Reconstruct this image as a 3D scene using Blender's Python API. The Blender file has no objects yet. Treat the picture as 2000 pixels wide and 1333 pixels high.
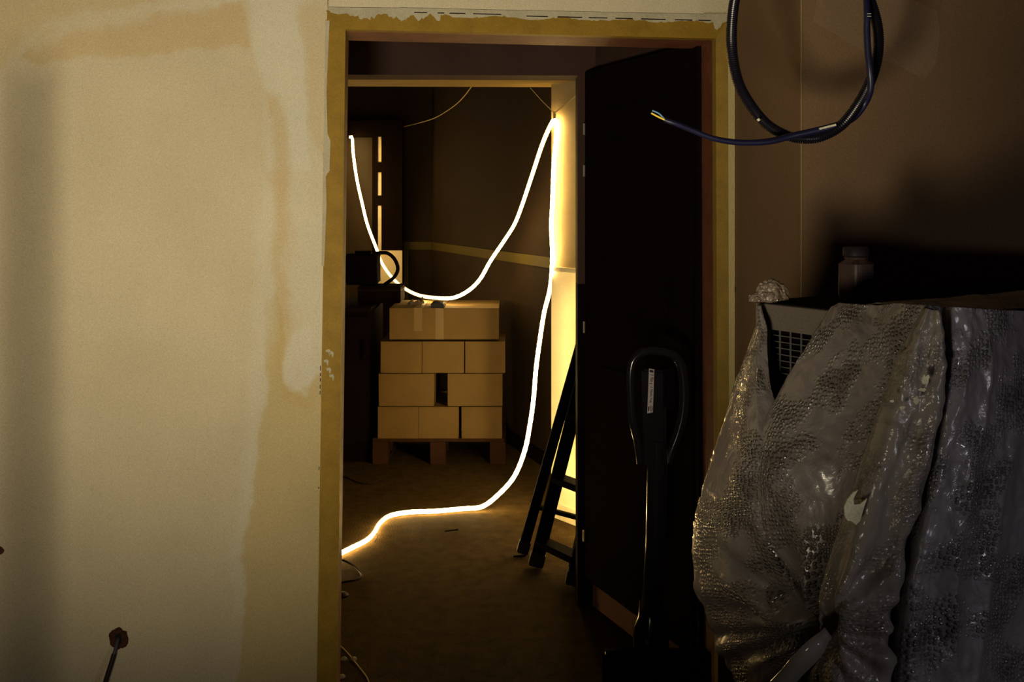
import bpy, bmesh, math, random
import numpy as np
from mathutils import Vector
from mathutils.noise import noise as pnoise
random.seed(7)
S = bpy.context.scene
COL = S.collection
F, HY, EYE = 1944.0, 400.0, 1.55

# ------------------------------------------------------------ camera, world, lights, exposure
cam = bpy.data.objects.new('camera', bpy.data.cameras.new('camera'))
COL.objects.link(cam)
cam.location = (0, 0, EYE); cam.rotation_euler = (math.pi/2, 0, 0)
cam.data.lens = 35.0; cam.data.sensor_width = 36.0
cam.data.shift_y = -(666.5-HY)/2000.0
cam.data.clip_start = 0.02
S.camera = cam
S.view_settings.view_transform = 'Standard'
S.view_settings.look = 'None'
S.view_settings.exposure = 0.0
S.view_settings.gamma = 1.0
S.view_settings.use_curve_mapping = False
wd = bpy.data.worlds.new('world'); S.world = wd; wd.use_nodes = True
wd.node_tree.nodes['Background'].inputs[0].default_value = (1.0, 0.30, 0.62, 1)
wd.node_tree.nodes['Background'].inputs[1].default_value = 0.006

def lamp(name, kind, loc, target, power, color, **kw):
    l = bpy.data.lights.new(name, kind); l.energy = power; l.color = color
    for k, v in kw.items(): setattr(l, k, v)
    o = bpy.data.objects.new(name, l); COL.objects.link(o); o.location = loc
    d = Vector(target) - Vector(loc)
    o.rotation_euler = d.to_track_quat('-Z', 'Y').to_euler()
    return o
# the work lamp standing low behind the photographer, turned up to the left wall
lamp('work_lamp', 'SPOT', (-0.40, 0.15, 0.98), (-0.85, 2.75, 2.55), 290, (1.0, 0.86, 0.61),
     spot_size=math.radians(106), spot_blend=1.0, shadow_soft_size=0.16)
# weak cool daylight from the side where the wrapped machine stands
lamp('cool_daylight', 'AREA', (1.7, -0.3, 1.1), (1.0, 1.6, 0.75), 4.4, (0.96, 0.92, 1.0), shape='SQUARE', size=0.14)

# unseen strip light added behind the partition to brighten the return wall
lamp('added_strip_light', 'AREA', (.352, 4.53, .60), (.215, 4.95, .60), 2.6, (1.0, 0.70, 0.28), shape='RECTANGLE', size=0.03, size_y=1.05, spread=math.radians(75))

# ------------------------------------------------------------ helpers
def W(px, py, d):
    return Vector(((px-1000)/F*d, d, EYE+(HY-py)/F*d))
def FL(px, py, lift=0.0):                      # a point on the floor seen at a pixel
    d = F*EYE/(py-HY)
    return Vector(((px-1000)/F*d, d, lift))
WP = Vector((-0.481, 2.85)); WU = Vector((0.993, 0.118)).normalized(); WN = Vector((WU.y, -WU.x))   # wall normal, to the camera
def FW(px, py, off=0.0, base=WP):              # a point on the front wall's plane
    p = base + WN*off
    r = (px-1000)/F
    # x = r*y ; (x-p.x)*WU.y = (y-p.y)*WU.x
    y = (p.x*WU.y - p.y*WU.x)/(r*WU.y - WU.x)
    return Vector((r*y, y, EYE+(HY-py)/F*y))

MATS = {}
def mat(name, col, rough=0.6, var=0.0, vscale=6.0, bump=0.0, bscale=60.0, metal=0.0, spec=0.12, col2=None, emis=None, estr=0.0, attr=None, alpha=1.0, coat=0.0, grain=0.12):
    if name in MATS: return MATS[name]
    m = bpy.data.materials.new(name); m.use_nodes = True; MATS[name] = m
    nt = m.node_tree; N = nt.nodes; L = nt.links; b = N['Principled BSDF']
    b.inputs['Base Color'].default_value = (*col, 1)
    b.inputs['Roughness'].default_value = rough; b.inputs['Metallic'].default_value = metal
    b.inputs['Specular IOR Level'].default_value = spec
    b.inputs['Coat Weight'].default_value = coat
    b.inputs['Alpha'].default_value = alpha
    tc = N.new('ShaderNodeTexCoord')
    src = None
    if attr:
        a = N.new('ShaderNodeAttribute'); a.attribute_name = attr; src = a.outputs['Color']
    if var > 0:
        no = N.new('ShaderNodeTexNoise'); no.inputs['Scale'].default_value = vscale; no.inputs['Detail'].default_value = 6
        L.new(tc.outputs['Object'], no.inputs['Vector'])
        mr = N.new('ShaderNodeMapRange'); mr.inputs[1].default_value = 0.3; mr.inputs[2].default_value = 0.7
        L.new(no.outputs['Fac'], mr.inputs[0])
        mx = N.new('ShaderNodeMix'); mx.data_type = 'RGBA'
        L.new(mr.outputs[0], mx.inputs['Factor'])
        if src is None:
            mx.inputs[6].default_value = (*col, 1)
            c2 = col2 if col2 else tuple(c*(1-var) for c in col)
            mx.inputs[7].default_value = (*c2, 1)
            src = mx.outputs[2]
        else:
            mx.blend_type = 'MULTIPLY'
            mul = N.new('ShaderNodeMath'); mul.operation = 'MULTIPLY'; mul.inputs[1].default_value = 1.0
            L.new(mr.outputs[0], mul.inputs[0]); L.new(mul.outputs[0], mx.inputs['Factor'])
            L.new(src, mx.inputs[6]); mx.inputs[7].default_value = (1-var, 1-var, 1-var*1.1, 1); src = mx.outputs[2]
    if grain > 0:
        g = N.new('ShaderNodeTexNoise'); g.inputs['Scale'].default_value = 330; g.inputs['Detail'].default_value = 2
        L.new(tc.outputs['Object'], g.inputs['Vector'])
        gm = N.new('ShaderNodeMapRange'); gm.inputs[1].default_value = 0.3; gm.inputs[2].default_value = 0.7; gm.inputs[3].default_value = 1-grain; gm.inputs[4].default_value = 1+grain
        L.new(g.outputs['Fac'], gm.inputs[0])
        vm = N.new('ShaderNodeVectorMath'); vm.operation = 'SCALE'; L.new(gm.outputs[0], vm.inputs['Scale'])
        if src is not None: L.new(src, vm.inputs[0])
        else: vm.inputs[0].default_value = col
        src = vm.outputs[0]
    if src is not None: L.new(src, b.inputs['Base Color'])
    if bump > 0:
        n2 = N.new('ShaderNodeTexNoise'); n2.inputs['Scale'].default_value = bscale; n2.inputs['Detail'].default_value = 5
        L.new(tc.outputs['Object'], n2.inputs['Vector'])
        bp = N.new('ShaderNodeBump'); bp.inputs['Strength'].default_value = bump; bp.inputs['Distance'].default_value = 0.01
        L.new(n2.outputs['Fac'], bp.inputs['Height']); L.new(bp.outputs[0], b.inputs['Normal'])
    if emis:
        b.inputs['Emission Color'].default_value = (*emis, 1); b.inputs['Emission Strength'].default_value = estr
    return m

def wrap_mat(name, col, rough, bub, alpha, scale=95.0, fuzz=0.25):
    """bubble film: rows of round bubbles as relief on grey milky plastic"""
    m = bpy.data.materials.new(name); m.use_nodes = True; MATS[name] = m
    nt = m.node_tree; N = nt.nodes; L = nt.links; b = N['Principled BSDF']
    b.inputs['Base Color'].default_value = (*col, 1); b.inputs['Roughness'].default_value = rough
    b.inputs['Specular IOR Level'].default_value = 0.9; b.inputs['Coat Weight'].default_value = 0.8; b.inputs['Coat Roughness'].default_value = 0.07; b.inputs['Alpha'].default_value = alpha
    uv = N.new('ShaderNodeUVMap')
    v = N.new('ShaderNodeTexVoronoi'); v.inputs['Scale'].default_value = scale; v.inputs['Randomness'].default_value = 0.6
    try: v.voronoi_dimensions = '2D'
    except Exception: pass
    L.new(uv.outputs[0], v.inputs['Vector'])
    mr = N.new('ShaderNodeMapRange'); mr.interpolation_type = 'SMOOTHSTEP'
    mr.inputs[1].default_value = 0.15; mr.inputs[2].default_value = 0.5; mr.inputs[3].default_value = 1.0; mr.inputs[4].default_value = 0.0
    L.new(v.outputs['Distance'], mr.inputs[0])
    no = N.new('ShaderNodeTexNoise'); no.inputs['Scale'].default_value = 11; no.inputs['Detail'].default_value = 6
    L.new(uv.outputs[0], no.inputs['Vector'])
    ms = N.new('ShaderNodeMapRange'); ms.inputs[1].default_value = 0.47; ms.inputs[2].default_value = 0.66
    L.new(no.outputs['Fac'], ms.inputs[0])
    am = N.new('ShaderNodeMath'); am.operation = 'MULTIPLY'; L.new(mr.outputs[0], am.inputs[0]); L.new(ms.outputs[0], am.inputs[1])
    rm = N.new('ShaderNodeMapRange'); rm.inputs[3].default_value = rough+.22; rm.inputs[4].default_value = 0.10
    L.new(am.outputs[0], rm.inputs[0]); L.new(rm.outputs[0], b.inputs['Roughness'])
    b1 = N.new('ShaderNodeBump'); b1.inputs['Strength'].default_value = bub; b1.inputs['Distance'].default_value = 0.016
    L.new(am.outputs[0], b1.inputs['Height'])
    n2 = N.new('ShaderNodeTexNoise'); n2.inputs['Scale'].default_value = 14; n2.inputs['Detail'].default_value = 8; n2.inputs['Distortion'].default_value = 1.2
    L.new(uv.outputs[0], n2.inputs['Vector'])
    b2 = N.new('ShaderNodeBump'); b2.inputs['Strength'].default_value = fuzz; b2.inputs['Distance'].default_value = 0.03
    L.new(n2.outputs['Fac'], b2.inputs['Height']); L.new(b1.outputs[0], b2.inputs['Normal']); L.new(b2.outputs[0], b.inputs['Normal']); L.new(b2.outputs[0], b.inputs['Coat Normal'])
    cr = N.new('ShaderNodeMix'); cr.data_type = 'RGBA'; L.new(n2.outputs['Fac'], cr.inputs['Factor'])
    cr.inputs[6].default_value = (*[c*0.55 for c in col], 1); cr.inputs[7].default_value = (*[min(1, c*1.5) for c in col], 1)
    cd_ = N.new('ShaderNodeMix'); cd_.data_type = 'RGBA'; L.new(ms.outputs[0], cd_.inputs['Factor'])
    L.new(cr.outputs[2], cd_.inputs[6]); cd_.inputs[7].default_value = (*[c*0.55 for c in col], 1)
    L.new(cd_.outputs[2], b.inputs['Base Color'])
    return m

def link(name, me, m=None, parent=None, smooth=False):
    o = bpy.data.objects.new(name, me); COL.objects.link(o)
    if m: me.materials.append(m)
    if smooth:
        for p in me.polygons: p.use_smooth = True
    if parent is not None: o.parent = parent
    return o
def mesh_from(name, verts, faces):
    me = bpy.data.meshes.new(name); me.from_pydata([tuple(v) for v in verts], [], faces); me.update()
    bm = bmesh.new(); bm.from_mesh(me); bmesh.ops.recalc_face_normals(bm, faces=bm.faces); bm.to_mesh(me); bm.free()
    return me
def tag(o, label=None, cat=None, group=None, kind=None):
    if label: o['label'] = label
    if cat: o['category'] = cat
    if group: o['group'] = group
    if kind: o['kind'] = kind
    return o
def thing(name, loc, label, cat, group=None):
    o = bpy.data.objects.new(name, None); COL.objects.link(o); o.location = loc; o.empty_display_size = 0.05
    return tag(o, label, cat, group)
class MB:
    """collects hexahedra, tubes and polygons (world coordinates) into one mesh"""
    def __init__(s): s.v = []; s.f = []; s.sm = []
    def add(s, vs, fs):
        k = len(s.v); s.v += [tuple(v) for v in vs]; s.f += [tuple(i+k for i in f) for f in fs]
    def hexa(s, p):           # 8 points: bottom loop, top loop
        s.add(p, [(3,2,1,0),(4,5,6,7),(0,1,5,4),(1,2,6,5),(2,3,7,6),(3,0,4,7)])
    def box(s, c, u, v, w):   # centre and three half axes
        c, u, v, w = map(Vector, (c, u, v, w))
        s.hexa([c-u-v-w, c+u-v-w, c+u+v-w, c-u+v-w, c-u-v+w, c+u-v+w, c+u+v+w, c-u+v+w])
    def bar(s, a, b, wid, dep, up=(0,0,1)):
        a, b = Vector(a), Vector(b); t = (b-a); l = t.length; t.normalize()
        x = t.cross(Vector(up));
        if x.length < 1e-3: x = t.cross(Vector((0,1,0)))
        x.normalize(); y = x.cross(t)
        s.box((a+b)/2, t*l/2, x*wid/2, y*dep/2)
    def prism(s, poly, z0, z1):
        n = len(poly)
        s.add([(x,y,z0) for x,y in poly]+[(x,y,z1) for x,y in poly],
              [tuple(range(n))[::-1], tuple(range(n, 2*n))]+[(i,(i+1)%n,(i+1)%n+n,i+n) for i in range(n)])
    def slab(s, pts, off):    # polygon of 3-D points thickened by vector off
        n = len(pts); pts = [Vector(p) for p in pts]; off = Vector(off)
        s.add(pts+[p+off for p in pts], [tuple(range(n))[::-1], tuple(range(n,2*n))]+[(i,(i+1)%n,(i+1)%n+n,i+n) for i in range(n)])
    def tube(s, pts, r, n=10, cap=True):
        pts = [Vector(p) for p in pts]; m = len(pts); k = len(s.v)
        rr = r if hasattr(r, '__len__') else [r]*m
        t = (pts[1]-pts[0]).normalized(); x = t.orthogonal().normalized()
        for i in range(m):
            t = (pts[min(i+1,m-1)]-pts[max(i-1,0)])
            if t.length < 1e-9: t = Vector((0,0,1))
            t.normalize(); x = (x - t*x.dot(t)); x.normalize(); y = t.cross(x)
            for j in range(n):
                a = 2*math.pi*j/n; s.v.append(tuple(pts[i]+(x*math.cos(a)+y*math.sin(a))*rr[i]))
        for i in range(m-1):
            for j in range(n):
                s.f.append((k+i*n+j, k+i*n+(j+1)%n, k+(i+1)*n+(j+1)%n, k+(i+1)*n+j))
        if cap:
            s.f.append(tuple(k+j for j in range(n))[::-1]); s.f.append(tuple(k+(m-1)*n+j for j in range(n)))
    def lathe(s, c, prof, n=24):
        k = len(s.v); c = Vector(c)
        for r, z in prof:
            for j in range(n):
                a = 2*math.pi*j/n; s.v.append((c.x+r*math.cos(a), c.y+r*math.sin(a), c.z+z))
        for i in range(len(prof)-1):
            for j in range(n): s.f.append((k+i*n+j, k+i*n+(j+1)%n, k+(i+1)*n+(j+1)%n, k+(i+1)*n+j))
        s.f.append(tuple(k+j for j in range(n))[::-1]); s.f.append(tuple(k+(len(prof)-1)*n+j for j in range(n)))
    def build(s, name, m, parent=None, smooth=False, bevel=0.0):
        org = Vector(parent.location) if parent is not None and parent.parent is None else Vector((0,0,0))
        if parent is not None and parent.parent is not None: org = Vector(parent.parent.location)
        me = mesh_from(name, [Vector(v)-org for v in s.v], s.f)
        o = link(name, me, m, parent, False)
        if bevel > 0:
            bm = bmesh.new(); bm.from_mesh(me)
            bmesh.ops.bevel(bm, geom=bm.edges[:], offset=bevel, segments=2, affect='EDGES', clamp_overlap=True)
            bm.to_mesh(me); bm.free()
        if smooth:
            for p in me.polygons: p.use_smooth = True
            try: me.set_sharp_from_angle(angle=math.radians(40))
            except Exception: pass
        return o
def catmull(pts, n):
    P = [Vector(p) for p in pts]; P = [P[0]*2-P[1]]+P+[P[-1]*2-P[-2]]
    out = []
    for i in range(1, len(P)-2):
        for k in range(n):
            t = k/n; a, b, c, d = P[i-1], P[i], P[i+1], P[i+2]
            out.append(0.5*((2*b)+(c-a)*t+(2*a-5*b+4*c-d)*t*t+(3*b-a-3*c+d)*t*t*t))
    out.append(P[-2]); return out
def resample(pts, step):
    out = [pts[0]]; acc = 0
    for a, b in zip(pts, pts[1:]):
        l = (b-a).length; d = step-acc
        while d <= l: out.append(a.lerp(b, d/l)); d += step
        acc = (acc+l) % step
    return out

# ------------------------------------------------------------ materials
M_wall = mat('plaster_wall', (0.5,0.43,0.29), 0.85, var=0.10, vscale=4, bump=0.12, bscale=140, attr='Col')
M_plast = mat('pale_plaster', (0.40,0.36,0.25), 0.9, var=0.18, vscale=14, bump=0.3, bscale=70)
M_ochre = mat('ochre_primer', (0.25,0.150,0.017), 0.6, var=0.25, vscale=18, bump=0.12, bscale=90)
M_ochre2 = mat('ochre_frame_right', (0.27,0.175,0.035), 0.6, var=0.2, vscale=18, bump=0.1, bscale=90)
M_reveal = mat('red_brown_jamb', (0.17,0.06,0.03), 0.6, var=0.35, vscale=15, bump=0.15)
M_pier = mat('raw_plaster', (0.17,0.105,0.055), 0.9, var=0.12, vscale=3, bump=0.1, bscale=120)
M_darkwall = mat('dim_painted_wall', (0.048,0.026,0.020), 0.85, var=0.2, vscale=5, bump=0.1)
M_soffit = mat('ochre_soffit', (0.19,0.13,0.036), 0.7, var=0.15, vscale=9, bump=0.1)
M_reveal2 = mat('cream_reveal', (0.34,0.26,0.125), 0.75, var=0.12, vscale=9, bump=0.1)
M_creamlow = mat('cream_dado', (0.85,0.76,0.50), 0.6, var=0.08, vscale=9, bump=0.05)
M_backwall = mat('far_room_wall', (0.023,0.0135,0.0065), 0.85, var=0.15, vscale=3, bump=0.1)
M_band = mat('mustard_band', (0.070,0.052,0.009), 0.6, var=0.15)
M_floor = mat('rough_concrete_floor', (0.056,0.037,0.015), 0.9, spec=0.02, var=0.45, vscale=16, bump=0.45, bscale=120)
M_blackpaint = mat('black_paint', (0.012,0.009,0.010), 0.5)
M_darkdoor = mat('dark_door_paint', (0.006,0.003,0.0035), 0.9, spec=0.03, var=0.3, vscale=5)
M_darkwood = mat('dark_timber', (0.008,0.004,0.003), 0.85, spec=0.03, var=0.3, vscale=12)
M_base = mat('brown_skirting', (0.20,0.10,0.065), 0.6, var=0.3)
M_card = mat('cardboard', (0.132,0.086,0.032), 0.85, var=0.12, vscale=7, bump=0.06, bscale=90)
M_tape = mat('parcel_tape', (0.165,0.112,0.047), 0.35)
M_blacktape = mat('black_tape', (0.01,0.008,0.008), 0.4)
M_pallet = mat('pallet_wood', (0.034,0.014,0.007), 0.85, var=0.35, vscale=12, bump=0.2)
M_rope = mat('lit_rope', (1,0.9,0.6), 0.4, emis=(1.0,0.66,0.24), estr=19.0)
_n = M_rope.node_tree.nodes; _l = M_rope.node_tree.links      # clear sheath: brightest through its middle
_w = _n.new('ShaderNodeLayerWeight'); _w.inputs[0].default_value = 0.5
_a = _n.new('ShaderNodeMath'); _a.operation = 'SUBTRACT'; _a.inputs[0].default_value = 1.0; _l.new(_w.outputs['Facing'], _a.inputs[1])
_b = _n.new('ShaderNodeMath'); _b.operation = 'POWER'; _b.inputs[1].default_value = 2.5; _l.new(_a.outputs[0], _b.inputs[0])
_c = _n.new('ShaderNodeMath'); _c.operation = 'MULTIPLY_ADD'; _c.inputs[1].default_value = 85.0; _c.inputs[2].default_value = 0.7; _l.new(_b.outputs[0], _c.inputs[0])
_l.new(_c.outputs[0], _n['Principled BSDF'].inputs['Emission Strength'])
M_metalblack = mat('black_steel', (0.003,0.002,0.003), 0.8, spec=0.015)
M_glossblack = mat('gloss_black', (0.010,0.009,0.012), 0.14, spec=0.30)
M_hose = mat('black_conduit', (0.006,0.005,0.009), 0.3, spec=0.35)
M_blue = mat('navy_cable', (0.009,0.009,0.032), 0.38, spec=0.4)
M_yellowwire = mat('yellow_wire', (0.75,0.52,0.06), 0.4)
M_bluewire = mat('blue_wire', (0.10,0.25,0.42), 0.4)
M_white = mat('white_print', (0.75,0.74,0.70), 0.5, var=0.3, vscale=50)
M_unit = mat('grey_enamel', (0.105,0.088,0.072), 0.45, var=0.15, vscale=8)
M_grille = mat('grille_wire', (0.12,0.11,0.105), 0.4, metal=0.3)
M_hinge = mat('worn_steel', (0.45,0.40,0.34), 0.35, metal=0.8)
M_bottle = mat('milky_bottle', (0.045,0.027,0.025), 0.4, var=0.15, vscale=30)
M_label = mat('bottle_label', (0.055,0.040,0.038), 0.6, var=0.5, vscale=60)
M_cable = mat('dark_cable', (0.02,0.014,0.012), 0.5)
M_greycable = mat('grey_cable', (0.05,0.045,0.05), 0.45)
M_string = mat('pale_string', (0.45,0.34,0.15), 0.7)
M_hole = mat('broken_brick', (0.07,0.03,0.018), 0.95, var=0.4, vscale=60, bump=0.8, bscale=90)
M_pane = mat('pale_panel', (0.42,0.33,0.20), 0.5, var=0.1)
M_slit = mat('lit_tone', (0.85,0.72,0.48), 0.4)  # pale colour imitates light in the slit and on the pane
M_leaf = mat('dim_door_leaf', (0.045,0.03,0.014), 0.5, var=0.2)
M_sticker = mat('sticker_paper', (0.34,0.30,0.30), 0.5)
M_ink = mat('ink', (0.03,0.02,0.05), 0.6)
M_splash = mat('white_plaster_splash', (0.62,0.60,0.44), 0.85, var=0.3, vscale=40, bump=0.5, bscale=125)
M_wrap = wrap_mat('bubble_film', (0.150,0.130,0.125), 0.34, 0.75, 0.93, scale=125)
M_wrap2 = wrap_mat('smooth_film', (0.170,0.146,0.122), 0.5, 0.3, 0.95, fuzz=0.3, scale=125)
M_wrapc = wrap_mat('bubble_film_right', (0.165,0.150,0.155), 0.36, 0.6, 0.94, scale=125)
M_film = wrap_mat('crumpled_film', (0.17,0.13,0.09), 0.25, 0.3, 0.85, fuzz=0.8)

# ------------------------------------------------------------ structure
H = 2.75
mb = MB(); mb.box((0.3, 4.3, -0.05), (3.2,0,0), (0,5.3,0), (0,0,0.05)); tag(mb.build('floor', M_floor), kind='structure')
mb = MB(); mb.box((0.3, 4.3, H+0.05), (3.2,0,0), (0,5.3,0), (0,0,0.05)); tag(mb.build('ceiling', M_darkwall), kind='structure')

# unseen post, added to cast the soft dark band on the left wall
mb = MB(); mb.tube([(-1.0,1.82,0),(-1.0,1.82,1.60)], .020, 16); tag(mb.build('shadow_post', M_blackpaint), kind='structure')
# front wall: plaster left of the opening, with its patches as albedo
def poly_sdf(P, poly):
    px, py = P; n = len(poly); d = np.full(px.shape, 1e9); inside = np.zeros(px.shape, bool)
    for i in range(n):
        x0, y0 = poly[i]; x1, y1 = poly[(i+1) % n]
        ex, ey = x1-x0, y1-y0; wx, wy = px-x0, py-y0
        t = np.clip((wx*ex+wy*ey)/(ex*ex+ey*ey), 0, 1)
        d = np.minimum(d, np.hypot(wx-ex*t, wy-ey*t))
        c = ((y0 > py) != (y1 > py)) & (px < (x1-x0)*(py-y0)/((y1-y0) if y1 != y0 else 1e-9)+x0)
        inside ^= c
    return np.where(inside, -d, d)
JL = lambda y: 675 - 15*(y-60)/1270.0           # inner edge of left jamb (leans a little)
JO = lambda y: 639 - 18*(y-20)/1310.0           # its outer edge
TT = lambda x: 58 + 18*(x-675)/722.0            # underside of the head
TO = lambda x: 22 + 19*(x-637)/780.0            # top of the head trim
JR = lambda y: 1397 + 4*(y-75)/1250.0
BASE = (0.50,0.43,0.285); TAN = (0.47,0.36,0.19); PALE = (0.53,0.50,0.385); YEL = (0.42,0.315,0.115); SHADE=(0.36,0.29,0.20)
PATCH = [  # pixel-shaped skim patches and one painted shade: polygon, colour, edge softness, opacity
 ([(-60,-60),(190,-60),(330,8),(120,30),(60,60),(0,140),(-60,200)], TAN, 14, .65),
 ([(40,112),(90,60),(200,30),(480,8),(492,92),(300,104),(160,112),(60,122)], TAN, 7, .85),
 ([(70,90),(130,50),(260,18),(430,-2),(480,4),(300,30),(170,58)], PALE, 16, .55),
 ([(492,-40),(585,-40),(600,160),(605,330),(520,330),(520,180),(494,110)], PALE, 9, .75),
 ([(582,10),(640,20),(640,420),(605,420),(598,150)], TAN, 6, .35),
 ([(520,180),(548,190),(562,300),(556,520),(600,700),(604,800),(548,780),(535,500),(530,300)], TAN, 10, .7),
 ([(562,200),(600,210),(640,360),(640,700),(612,750),(585,765),(560,740),(575,500)], PALE, 8, .45),
 ([(520,600),(548,560),(560,700),(556,748),(590,768),(640,700),(640,1400),(455,1400),(475,1180),(490,980),(500,860),(522,780)], YEL, 4, .62),
 ([(556,748),(575,640),(612,640),(612,740),(590,766),(568,764)], PALE, 5, .6),
 ([(505,330),(535,400),(545,600),(520,740),(500,850),(488,1000),(465,1200),(450,1200),(470,960),(490,700)], PALE, 14, .45),
 ([(-60,250),(20,200),(60,300),(62,1400),(-60,1400)], SHADE, 30, .30),  # soft shade along the left edge, put into the wall colour
]
def wall_colors(px, py):
    v = np.stack([np.array([pnoise(Vector((a*0.012, b*0.012, 3.1))) for a, b in zip(px, py)]),
                  np.array([pnoise(Vector((a*0.05, b*0.05, 9.7))) for a, b in zip(px, py)])])
    wx = px+v[0]*14+v[1]*5; wy = py+v[0][::-1]*0+v[1]*8+v[0]*9
    c = np.tile(np.array(BASE), (len(px), 1))
    for poly, col, soft, op in PATCH:
        d = poly_sdf((wx, wy), poly); m = np.clip(0.5-d/(2*soft), 0, 1); m = m*m*(3-2*m)*op
        c = c*(1-m[:, None])+np.array(col)*m[:, None]
    return c
def back(v, t=0.19): return v - Vector((WN.x, WN.y, 0))*t
def fwz(px, z):                                # wall-plane point at a pixel column and a height
    p = FW(px, HY); return Vector((p.x, p.y, z))
nx, ny = 230, 300
ys = np.concatenate([np.linspace(-200, -10, 6), np.linspace(0, 1360, ny-10), [1500, 1620, 1750, 1900]])
verts = []; PX = []; PY = []
zs = [FW(0, y).z for y in ys]; zs = [min(z, H) for z in zs]
ss = np.concatenate([[-900,-500,-200], np.linspace(-40, 1, nx-3)])
for y, z in zip(ys, zs):
    for s in ss:
        x = s if s < -40 else None
        j = JO(max(y, -20))+4
        px = s if s < -40 else -40 + (s+40)/41.0*(j+40)
        p = FW(px, y); z2 = min(max(p.z, 0.0), H)
        verts.append(Vector((p.x, p.y, z2))); PX.append(px); PY.append(y)
ncol = len(ss); nrow = len(ys)
faces = [(i*ncol+j, i*ncol+j+1, (i+1)*ncol+j+1, (i+1)*ncol+j) for i in range(nrow-1) for j in range(ncol-1)]
k = len(verts)
# thickness of that wall behind the skin
c = [fwz(-900,0), FW(JL(1700),1700), FW(JL(0),0), fwz(-900,H)]
c[1].z = 0; c[2].z = H
c0 = [back(v,0.001) for v in c]; c1 = [back(v) for v in c]
verts += c0+c1; PX += [0]*8; PY += [600]*8
faces += [(k,k+1,k+2,k+3),(k+7,k+6,k+5,k+4),(k,k+4,k+5,k+1),(k+1,k+5,k+6,k+2),(k+2,k+6,k+7,k+3),(k+3,k+7,k+4,k)]
me = bpy.data.meshes.new('wall_left'); me.from_pydata([tuple(v) for v in verts], [], faces)
cc = wall_colors(np.array(PX, float), np.array(PY, float))
ca = me.color_attributes.new('Col', 'FLOAT_COLOR', 'POINT')
ca.data.foreach_set('color', np.concatenate([cc, np.ones((len(cc),1))], 1).astype('f').ravel())
wl = link('wall_front', me, M_wall); tag(wl, kind='structure')

# lintel above the opening, and the narrow piece right of it
def wall_piece(name, p4, m, th=0.19, off=0.0):
    mb = MB(); mb.slab([p + Vector((WN.x,WN.y,0))*off for p in p4], -Vector((WN.x,WN.y,0))*(th+off)); return mb.build(name, m)
def attr_col(o, col):
    ca = o.data.color_attributes.new('Col', 'FLOAT_COLOR', 'POINT'); n = len(o.data.vertices)
    ca.data.foreach_set('color', np.tile(np.array([*col,1.0], 'f'), n))
a = [FW(JO(20), TO(640)), FW(1437, TO(1437)), fwz(1437,H), fwz(JO(20),H)]
o = wall_piece('wall_head', a, M_wall); tag(o, kind='structure'); attr_col(o, (0.51,0.45,0.31)); 
a = [fwz(1412,0), fwz(1440,0), FW(1440, TO(1437)), FW(1412, TO(1412))]
o = wall_piece('wall_strip_right', a, M_wall); tag(o, kind='structure'); attr_col(o, (0.44,0.36,0.17))
# casing of the opening: three ochre boards; jamb linings behind
def casing(name, p4, m, off=0.004):
    mb = MB(); mb.slab([p + Vector((WN.x,WN.y,0))*off for p in p4], -Vector((WN.x,WN.y,0))*(off+0.03)); o = mb.build(name, m); tag(o, kind='structure'); return o
def fl0(p): q = Vector(p); q.z = 0; return q
t1 = casing('trim_1', [fl0(FW(JO(1600),1600)), fl0(FW(JL(1600),1600)), FW(JL(60),TT(675)), FW(JO(20),TO(640))], M_ochre)
t2 = casing('trim_2', [FW(675,TT(675)), FW(1398,TT(1398)), FW(1422,TO(1422)), FW(637,TO(637))], M_ochre, 0.0035)
t3 = casing('trim_3', [fl0(FW(JR(1600),1600)), fl0(FW(1424,1600)), FW(1420,TO(1420)), FW(1397,TT(1397))], M_ochre2)
# linings (red brown)
mb = MB(); p = [fl0(FW(JL(1600),1600,-0.002)), FW(JL(60),TT(675),-0.002)]
mb.slab([p[0], p[1], back(p[1],0.19), back(p[0],0.19)], Vector((-WU.x,-WU.y,0))*0.02); tag(mb.build('trim_4', M_reveal), kind='structure')
mb = MB(); p = [FW(675,TT(675),-0.002), FW(1398,TT(1398),-0.002)]
mb.slab([p[0], p[1], back(p[1],0.19), back(p[0],0.19)], (0,0,0.02)); tag(mb.build('trim_5', M_reveal), kind='structure')
mb = MB(); p = [fl0(FW(JR(1600),1600,-0.002)), FW(1397,TT(1397),-0.002)]
mb.slab([p[0], p[1], back(p[1],0.19), back(p[0],0.19)], Vector((WU.x,WU.y,0))*0.05); jr = tag(mb.build('trim_6', M_reveal), kind='structure')
# door stop bead on the right lining
mb = MB(); q0, q1 = [back(x,0.135) for x in p]
mb.slab([q0, q1, back(q1,0.05), back(q0,0.05)], Vector((-WU.x,-WU.y,0))*0.014); tag(mb.build('trim_7', M_darkdoor), kind='structure')

# smears of plaster lapping onto the casing
def smear(parent, pts_px, off, m=M_plast):
    mb = MB(); mb.slab([FW(x,y,off) for x,y in pts_px], -Vector((WN.x,WN.y,0))*0.0012)
    return mb.build('plaster_smear', m, parent)
def jag(x0, x1, f, amp, step, seed):
    rnd = random.Random(seed); out = []; x = x0
    while x < x1: out.append((x, f(x)+rnd.uniform(-amp, amp))); x += step*rnd.uniform(.5, 1.5)
    out.append((x1, f(x1))); return out
lo = jag(678, 800, lambda x: 33+4*math.sin(x*.09), 4, 5, 1)
smear(t2, [(642,14),(800,16)]+lo[::-1]+[(660,28),(645,24)], .0046)
lo = jag(784, 860, lambda x: 34+5*math.sin(x*.17), 5, 4, 2)
smear(t2, [(780,15),(862,17)]+lo[::-1], .0050)
lo = jag(850, 1390, lambda x: TO(x)+3.5+2.5*math.sin(x*.05), 2.0, 7, 3)
smear(t2, [(850,17),(1390,28)]+lo[::-1], .0046)
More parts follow.
